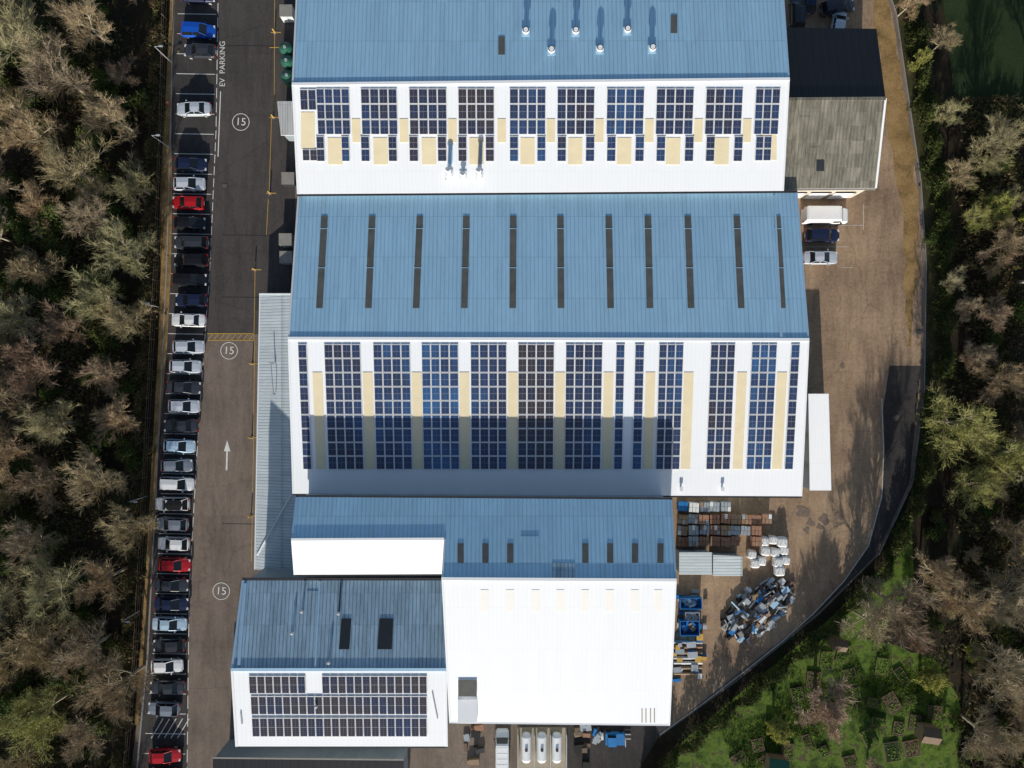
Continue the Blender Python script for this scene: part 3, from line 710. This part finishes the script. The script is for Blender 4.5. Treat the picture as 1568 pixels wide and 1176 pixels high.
for x,y,r in ((1228,783,.8),(1241,800,.45),(1262,795,.6),(1235,812,.35),(1255,806,.4),(1372,640,.3),(1290,560,.3)):
    q=W(x,y); n=22; ph=random.random()*6
    b.poly([Vector((q.x+r*(1+.35*math.sin(3*2*math.pi*i/n+ph)+.2*random.random())*math.cos(2*math.pi*i/n),q.y+r*(1+.3*math.sin(2*2*math.pi*i/n+ph)+.2*random.random())*math.sin(2*math.pi*i/n),.052)) for i in range(n)],M_stain)
b.build('oil_stain',fix=False)
q=W(258,158); b=MB(); b.box((q.x,q.y,.05),(.5,.5,.05),M_orange); b.cyl((q.x,q.y,.07),(q.x,q.y,.8),.2,.04,M_orange,12); b.cyl((q.x,q.y,.35),(q.x,q.y,.5),.145,.105,M_bag,12); b.build('traffic_cone')
for x,y in [(421,50),(419,180),(414,296),(391,413),(387,557),(386,670),(385,790)]:
    q=W(x,y); b=MB(); b.cyl((q.x,q.y,.03),(q.x,q.y,1.0),.09,.09,M_paintY,10); b.cyl((q.x,q.y,1.0),(q.x,q.y,1.06),.09,.03,M_paintY,10); b.box((q.x,q.y,.06),(.35,.35,.05),M_kerb); b.build('bollard')
for x,y in ((1406,508),(1205,700),(344,285)):
    q=W(x,y); b=MB(); b.box((q.x,q.y,.045),(.6,.6,.02),M_gut)
    for i in range(4): b.box((q.x-.21+i*.14,q.y,.06),(.05,.5,.012),M_kerb)
    b.build('drain_cover')
for x,y in ((262,95),(258,225),(243,470),(225,760),(214,935)):
    q=W(x,y); b=MB(); b.cyl((q.x,q.y,0),(q.x,q.y,4.5),.07,.045,M_steel,8); b.cyl((q.x,q.y,4.4),(q.x+.7,q.y,4.6),.03,.03,M_steel,6); b.box((q.x+.85,q.y,4.6),(.5,.2,.1),M_steel); b.build('street_lamp')
b=MB(); fp=[(258,-60),(252,180),(244,400),(228,700),(212,1000),(192,1230)]
for i in range(len(fp)-1):
    A=W(*fp[i]);B=W(*fp[i+1]); n=int((B-A).length/2.5)
    for k in range(n):
        p=A.lerp(B,k/n); b.box((p.x,p.y,.8),(.1,.1,1.6),M_woodD)
    for z in (.4,1.0,1.5):
        bar(b,A+Vector((.06,0,z)),B+Vector((.06,0,z)),.03,.08,M_woodD)
b.build('wooden_fence')

# ---------------------------------------------------------------- vegetation
def make_tree(seed,h,cr,mat,ntw=7,leaf=None,leafn=0,nl=11,tw=.042,limb=None):
    rg=random.Random(seed); b=MB(); limb=limb or M_limb
    def seg(a,c,r0,r1,mt):
        b.cyl(a,c,r0,r1,mt,5 if r0>.06 else 3)
    def twig(p,d,l,w):
        s=d.cross(Vector((rg.uniform(-1,1),rg.uniform(-1,1),rg.uniform(-1,1)))).normalized()*w/2
        b.poly([p-s,p+s,p+d*l+s*.3,p+d*l-s*.3],mat)
    def rv(): return Vector((rg.gauss(0,1),rg.gauss(0,1),rg.gauss(0,1))).normalized()
    def grow(p,d,l,r,lv):
        ns=3 if lv<2 else 2; pts=[p]; q=p
        dd=d.copy()
        for i in range(ns):
            dd=(dd+rv()*.13+Vector((0,0,.07))).normalized(); q2=q+dd*l/ns
            seg(q,q2,r*(1-.27*i),r*(1-.27*(i+1)),limb if lv<2 else mat); q=q2; pts.append(q)
        nc=(8,6)[lv] if lv<2 else ntw
        for k in range(nc):
            t=rg.uniform(.2,1)*ns; i=min(ns-1,int(t)); pp=pts[i].lerp(pts[i+1],t-i)
            cd=(dd*1.1+rv()*.8+Vector((0,0,.12))).normalized()
            if lv<2: grow(pp,cd,l*rg.uniform(.38,.6),max(.02,r*.42),lv+1)
            else:
                ll=l*rg.uniform(.6,1.1); twig(pp,cd,ll,tw)
                if rg.random()<.5: twig(pp+cd*ll*.5,(cd+rv()*.7).normalized(),ll*.6,tw*.8)
                if leaf and leafn:
                    for _ in range(leafn):
                        c=pp+cd*ll*rg.uniform(.3,1)+rv()*.15; u=rv()*.08; w=u.cross(rv()).normalized()*.06
                        b.poly([c-u,c-w,c+u,c+w],leaf)
    lean=Vector((rg.uniform(-.4,.4),rg.uniform(-.4,.4),0))
    ht=h*.5; seg(Vector((0,0,-.1)),lean*.5+Vector((0,0,ht*.5)),.28,.23,limb); seg(lean*.5+Vector((0,0,ht*.5)),lean+Vector((0,0,ht)),.23,.16,limb)
    for k in range(nl):
        a=2*math.pi*k/nl+rg.uniform(-.3,.3); t=rg.uniform(.45,1)
        p=lean*t+Vector((0,0,ht*t)); el=R(rg.uniform(22,45)) if k%3 else R(rg.uniform(60,82))
        d=Vector((math.cos(a)*math.cos(el),math.sin(a)*math.cos(el),math.sin(el)))
        l=cr*rg.uniform(.55,.9) if k%3 else (h-ht)*rg.uniform(.6,.8)
        grow(p,d,l,.12,0)
    return b.mesh('tree_mesh_%d'%seed)
TB=[make_tree(i,h,c,M_bark) for i,(h,c) in enumerate([(12,5.2),(13,5.4),(11,4.8),(14,5.6),(10,4.2),(12.5,5.2)])]
TO=[make_tree(20+i,h,c,M_barkO,leaf=M_leafY,leafn=1) for i,(h,c) in enumerate([(11,5.5),(12,5.4)])]
TP=[make_tree(30,7,3.8,M_barkP,nl=14,ntw=9)]
TY=[make_tree(31,6,2.6,M_barkO,leaf=M_leafY,leafn=2)]
def shrub_mesh(seed,r,h,mat,n=1200):
    rg=random.Random(seed); b=MB(); lobes=[(Vector((rg.uniform(-r,r)*.6,rg.uniform(-r,r)*.6,rg.uniform(.3,.75)*h)),rg.uniform(.35,.6)*r) for _ in range(8)]
    for c,rr in lobes: b.cyl((c.x*.2,c.y*.2,0),c,.06,.02,M_bark,4)
    for i in range(n):
        c,rr=rg.choice(lobes); d=Vector((rg.gauss(0,1),rg.gauss(0,1),rg.gauss(0,1))).normalized(); p=c+d*rr*rg.uniform(.5,1.12); p.z=max(.1,p.z)
        u=Vector((rg.gauss(0,1),rg.gauss(0,1),rg.gauss(0,.6))).normalized()*rg.uniform(.09,.2); w=u.cross(d+Vector((.1,.2,.3))).normalized()*u.length*.6
        b.poly([p-u,p-w,p+u,p+w],mat)
    return b.mesh('shrub_mesh')
SHR=[shrub_mesh(1,2.0,2.6,M_leafG),shrub_mesh(2,1.6,2.2,M_leafG),shrub_mesh(3,2.2,5,M_leafG,1800)]
SHY=shrub_mesh(4,1.5,3,M_leafY,1200)
def tree(me,px,py,sc=1,name='bare_tree',hh=8):
    q=W(px,py,hh*sc); inst(name,me,(q.x,q.y,0),random.random()*6.28,(sc*random.uniform(.93,1.07),sc*random.uniform(.93,1.07),sc))
placed=[]
def ok(x,y,d):
    for a,c in placed:
        if (a-x)**2+(c-y)**2<d*d: return False
    placed.append((x,y)); return True
left=[(80,110),(165,175),(25,60),(130,35),(50,205),(105,255),(45,310),(195,385),(135,325),(40,410),(140,455),(150,570),(40,560),(165,640),(75,650),(60,740),(140,735),(40,830),(150,890),(85,900),(60,985),(125,1000),(180,1050),(50,1100),(120,1130),(-10,920),(-5,1010),(195,810),(-10,150),(0,480),(0,690),(190,490),(195,280),(-10,600)]
for x,y in left:
    if ok(x,y,20): tree(random.choice(TB+TO[:1] if x<60 else TB),x,y,random.uniform(.7,.92))
for _ in range(500):
    x=random.uniform(-150,205);y=random.uniform(-60,1400)
    lim=np.interp(y,[0,700,1200],[205,190,170])
    if x<lim and ok(x,y,64): tree(random.choice(TB),x,y,random.uniform(.4,.7))
right=[(1395,5,TB,.4),(1450,60,TB,.4),(1452,172,TB,.42),(1478,262,TB,.55),(1525,215,TB,.6),(1545,375,TB,.6),(1500,330,TO,.4),(1535,480,TB,.6),(1480,470,TB,.4),(1540,580,TB,.6),
 (1480,650,TO,.85),(1545,700,TO,.75),(1500,745,TO,.6),(1385,930,TB,1.0),(1335,955,TB,.7),(1440,880,TB,.6),(1490,930,TB,.8),(1550,920,TB,.8),(1545,1030,TB,.85),(1565,820,TB,.7),(1520,1130,TB,.8),(1415,985,TB,.55),
 (1620,150,TB,.8),(1620,420,TB,.9),(1640,760,TB,1),(1640,1060,TB,1),(1560,1230,TB,.8)]
for x,y,s,sc in right: tree(random.choice(s),x,y,sc)
for x,y,sc in ((1272,1092,1.05),(1345,1190,.6)): tree(TP[0],x,y,sc,hh=5)
for x,y,sc in ((1197,1118,.75),(1430,1045,.8),(1412,85,.5),(1530,318,.9),(1400,100,.3)): tree(TY[0],x,y,sc,name='small_tree',hh=4)
for _ in range(40):
    x=random.uniform(1440,1600);y=random.uniform(190,1176)
    if 940<y<1176 and x<1480: continue
    tree(random.choice(TB),x,y,random.uniform(.25,.42),name='bare_sapling')
for _ in range(90):
    x=random.uniform(-20,225);y=random.uniform(-20,1250)
    if x>np.interp(y,[0,700,1200],[245,215,195])-8: continue
    q=W(x,y,2); inst('evergreen_shrub',random.choice(SHR),(q.x,q.y,0),random.random()*6,random.uniform(.6,1.2))
for _ in range(50):
    x=random.uniform(1425,1600);y=random.uniform(150,1176)
    if y>960 and x<1470: continue
    q=W(x,y,2); inst('evergreen_shrub',random.choice(SHR[:2]+[SHY]) if random.random()<.4 else SHR[1],(q.x,q.y,0),random.random()*6,random.uniform(.4,.9))

def scatter(name,path,width,n,mat,hmax,size=(.08,.22),twigs=.5):
    P=[W(x,y) for x,y in path]; L=[(P[i+1]-P[i]).length for i in range(len(P)-1)]; tot=sum(L)
    V=np.zeros((n*4,3))
    t=np.random.rand(n)*tot; cum=np.cumsum([0]+L)
    idx=np.clip(np.searchsorted(cum,t,side='right')-1,0,len(L)-1)
    A=np.array([list(p) for p in P]); fr=(t-cum[idx])/np.array(L)[idx]
    base=A[idx]*(1-fr[:,None])+A[idx+1]*fr[:,None]
    d=(A[idx+1]-A[idx]); d/=np.linalg.norm(d,axis=1)[:,None]; nn=np.stack([-d[:,1],d[:,0],0*d[:,0]],1)
    off=np.clip(np.random.randn(n)*.38,-1,1)*width*.5*(.75+.35*np.sin(t*.7)+.2*np.sin(t*2.3))
    c=base+nn*off[:,None]
    hm=hmax*(1-(off/(width*.65))**2).clip(.1,1)*(.7+.3*np.sin(t*1.3+off))
    c[:,2]=np.random.rand(n)**.6*hm+.03
    u=np.random.randn(n,3); u/=np.linalg.norm(u,axis=1)[:,None]
    w=np.cross(u,np.random.randn(n,3)); w/=np.linalg.norm(w,axis=1)[:,None]
    s=np.random.uniform(size[0],size[1],n); tw=np.random.rand(n)<twigs
    lu=np.where(tw,s*3,s); lw=np.where(tw,.02,s*.6)
    u*=lu[:,None]; w*=lw[:,None]
    V[0::4]=c-u;V[1::4]=c-w;V[2::4]=c+u;V[3::4]=c+w
    V[:,2]=np.maximum(V[:,2],.02)
    me=bpy.data.meshes.new(name); me.from_pydata(V.tolist(),[],np.arange(n*4).reshape(n,4).tolist()); me.materials.append(mat)
    o=bpy.data.objects.new(name,me); COL.objects.link(o)
scatter('hedgerow',[(246,-60),(240,180),(232,400),(216,700),(200,1000),(182,1230)],3.2,28000,M_brush,2.0)
scatter('woodland_undergrowth',[(110,-60),(100,400),(90,800),(80,1250)],26,50000,M_brush,1.0,(.1,.3))
scatter('hedgerow',[(1385,-60),(1408,120),(1430,270),(1442,400),(1442,580)],3.6,26000,M_hedge,2.2)
scatter('woodland_undergrowth',[(1520,150),(1525,500),(1520,900),(1540,1250)],16,40000,M_brush,1.0,(.1,.3))
scatter('hedgerow',[(1418,600),(1405,740),(1355,860),(1268,955),(1150,1052),(1030,1150),(980,1230)],2.2,30000,M_hedge,3.6)
scatter('grass_tufts',[(1130,1165),(1230,1090),(1330,1050),(1450,1060)],14,26000,M_grassL,.25,(.04,.12),.6)
random.seed(5)
PL=[(1265,1010),(1290,1000),(1245,1040),(1300,1030),(1350,1020),(1380,1035),(1310,1060),(1335,1075),(1365,1075),(1395,1070),(1220,1062),(1345,1105),(1375,1115),(1400,1105),(1330,1130),(1365,1150),(1395,1145),(1235,1135),(1260,1150),(1300,1165),(1205,1150),(1160,1140),(1130,1160),(1175,1165),(1430,1090)]
for x,y in PL:
    q=W(x,y); w,d=random.uniform(.9,2.0),random.uniform(1.0,2.6); rz=R(random.choice([-8,-8,30,12])+random.uniform(-4,4))
    b=MB(); mt=random.choice([M_soil,M_grassL,M_grassD,M_soil,M_soil]); b.box((0,0,.12),(w,d,.2),mt)
    for sx in(-1,1): b.box((sx*(w/2+.04),0,.13),(.05,d+.14,.22),M_woodD)
    for sy in(-1,1): b.box((0,sy*(d/2+.04),.13),(w,.05,.22),M_woodD)
    for i in range(70):
        p=Vector((random.uniform(-w/2,w/2)*.9,random.uniform(-d/2,d/2)*.9,.26)); u=Vector((random.uniform(-1,1),random.uniform(-1,1),.4))*.12; v=Vector((-u.y,u.x,.02)); b.poly([p-u,p-v,p+u,p+v],M_grassL)
    o=b.build('raised_garden_bed'); o.location=(q.x,q.y,0); o.rotation_euler=(0,0,rz)
for x,y,w,d,c in ((1420,1122,2.2,1.9,M_woodD),(1188,1170,2.4,1.9,M_green),(1282,985,1.5,1.3,M_woodD)):
    q=W(x,y,1); b=MB(); b.box((0,0,.95),(w,d,1.9),M_wood)
    b.prism([(-w/2-.1,0,2.4),(w/2+.1,0,2.4),(w/2+.1,d/2+.12,1.88),(-w/2-.1,d/2+.12,1.88)],[(-w/2-.1,0,2.33),(w/2+.1,0,2.33),(w/2+.1,d/2+.12,1.82),(-w/2-.1,d/2+.12,1.82)],c)
    b.prism([(-w/2-.1,-.005,2.4),(w/2+.1,-.005,2.4),(w/2+.1,-d/2-.12,1.88),(-w/2-.1,-d/2-.12,1.88)],[(-w/2-.1,-.005,2.33),(w/2+.1,-.005,2.33),(w/2+.1,-d/2-.12,1.82),(-w/2-.1,-d/2-.12,1.82)],c)
    b.box((w/2+.02,0,.9),(.04,.7,1.7),M_trimB)
    o=b.build('garden_shed'); o.location=(q.x,q.y,0); o.rotation_euler=(0,0,R(-8))

# ---------------------------------------------------------------- light, sky, camera
EL=R(18); AZ=R(3)
sd=bpy.data.lights.new('sun','SUN'); sd.energy=5; sd.angle=R(.5); sd.color=(1,.95,.86)
so=bpy.data.objects.new('sun',sd); COL.objects.link(so)
d=Vector((math.sin(AZ)*math.cos(EL),math.cos(AZ)*math.cos(EL),-math.sin(EL)))
so.rotation_euler=d.to_track_quat('-Z','Y').to_euler(); so.location=(0,-80,60)
w=bpy.data.worlds.new('World'); SC.world=w; w.use_nodes=True
nt=w.node_tree; bg=nt.nodes['Background']; sk=nt.nodes.new('ShaderNodeTexSky'); sk.sky_type='NISHITA'; sk.sun_disc=False
sk.sun_elevation=EL; sk.sun_rotation=R(183); nt.links.new(sk.outputs[0],bg.inputs[0]); bg.inputs[1].default_value=.115
cd=bpy.data.cameras.new('camera'); co=bpy.data.objects.new('camera',cd); COL.objects.link(co)
co.location=(0,0,H); co.rotation_euler=(0,0,0); cd.sensor_width=36; cd.sensor_fit='HORIZONTAL'
cd.lens=36/2/(784*S/H); cd.clip_end=5000; cd.clip_start=.5
SC.camera=co
SC.view_settings.view_transform='Standard'; SC.view_settings.look='None'; SC.view_settings.exposure=0
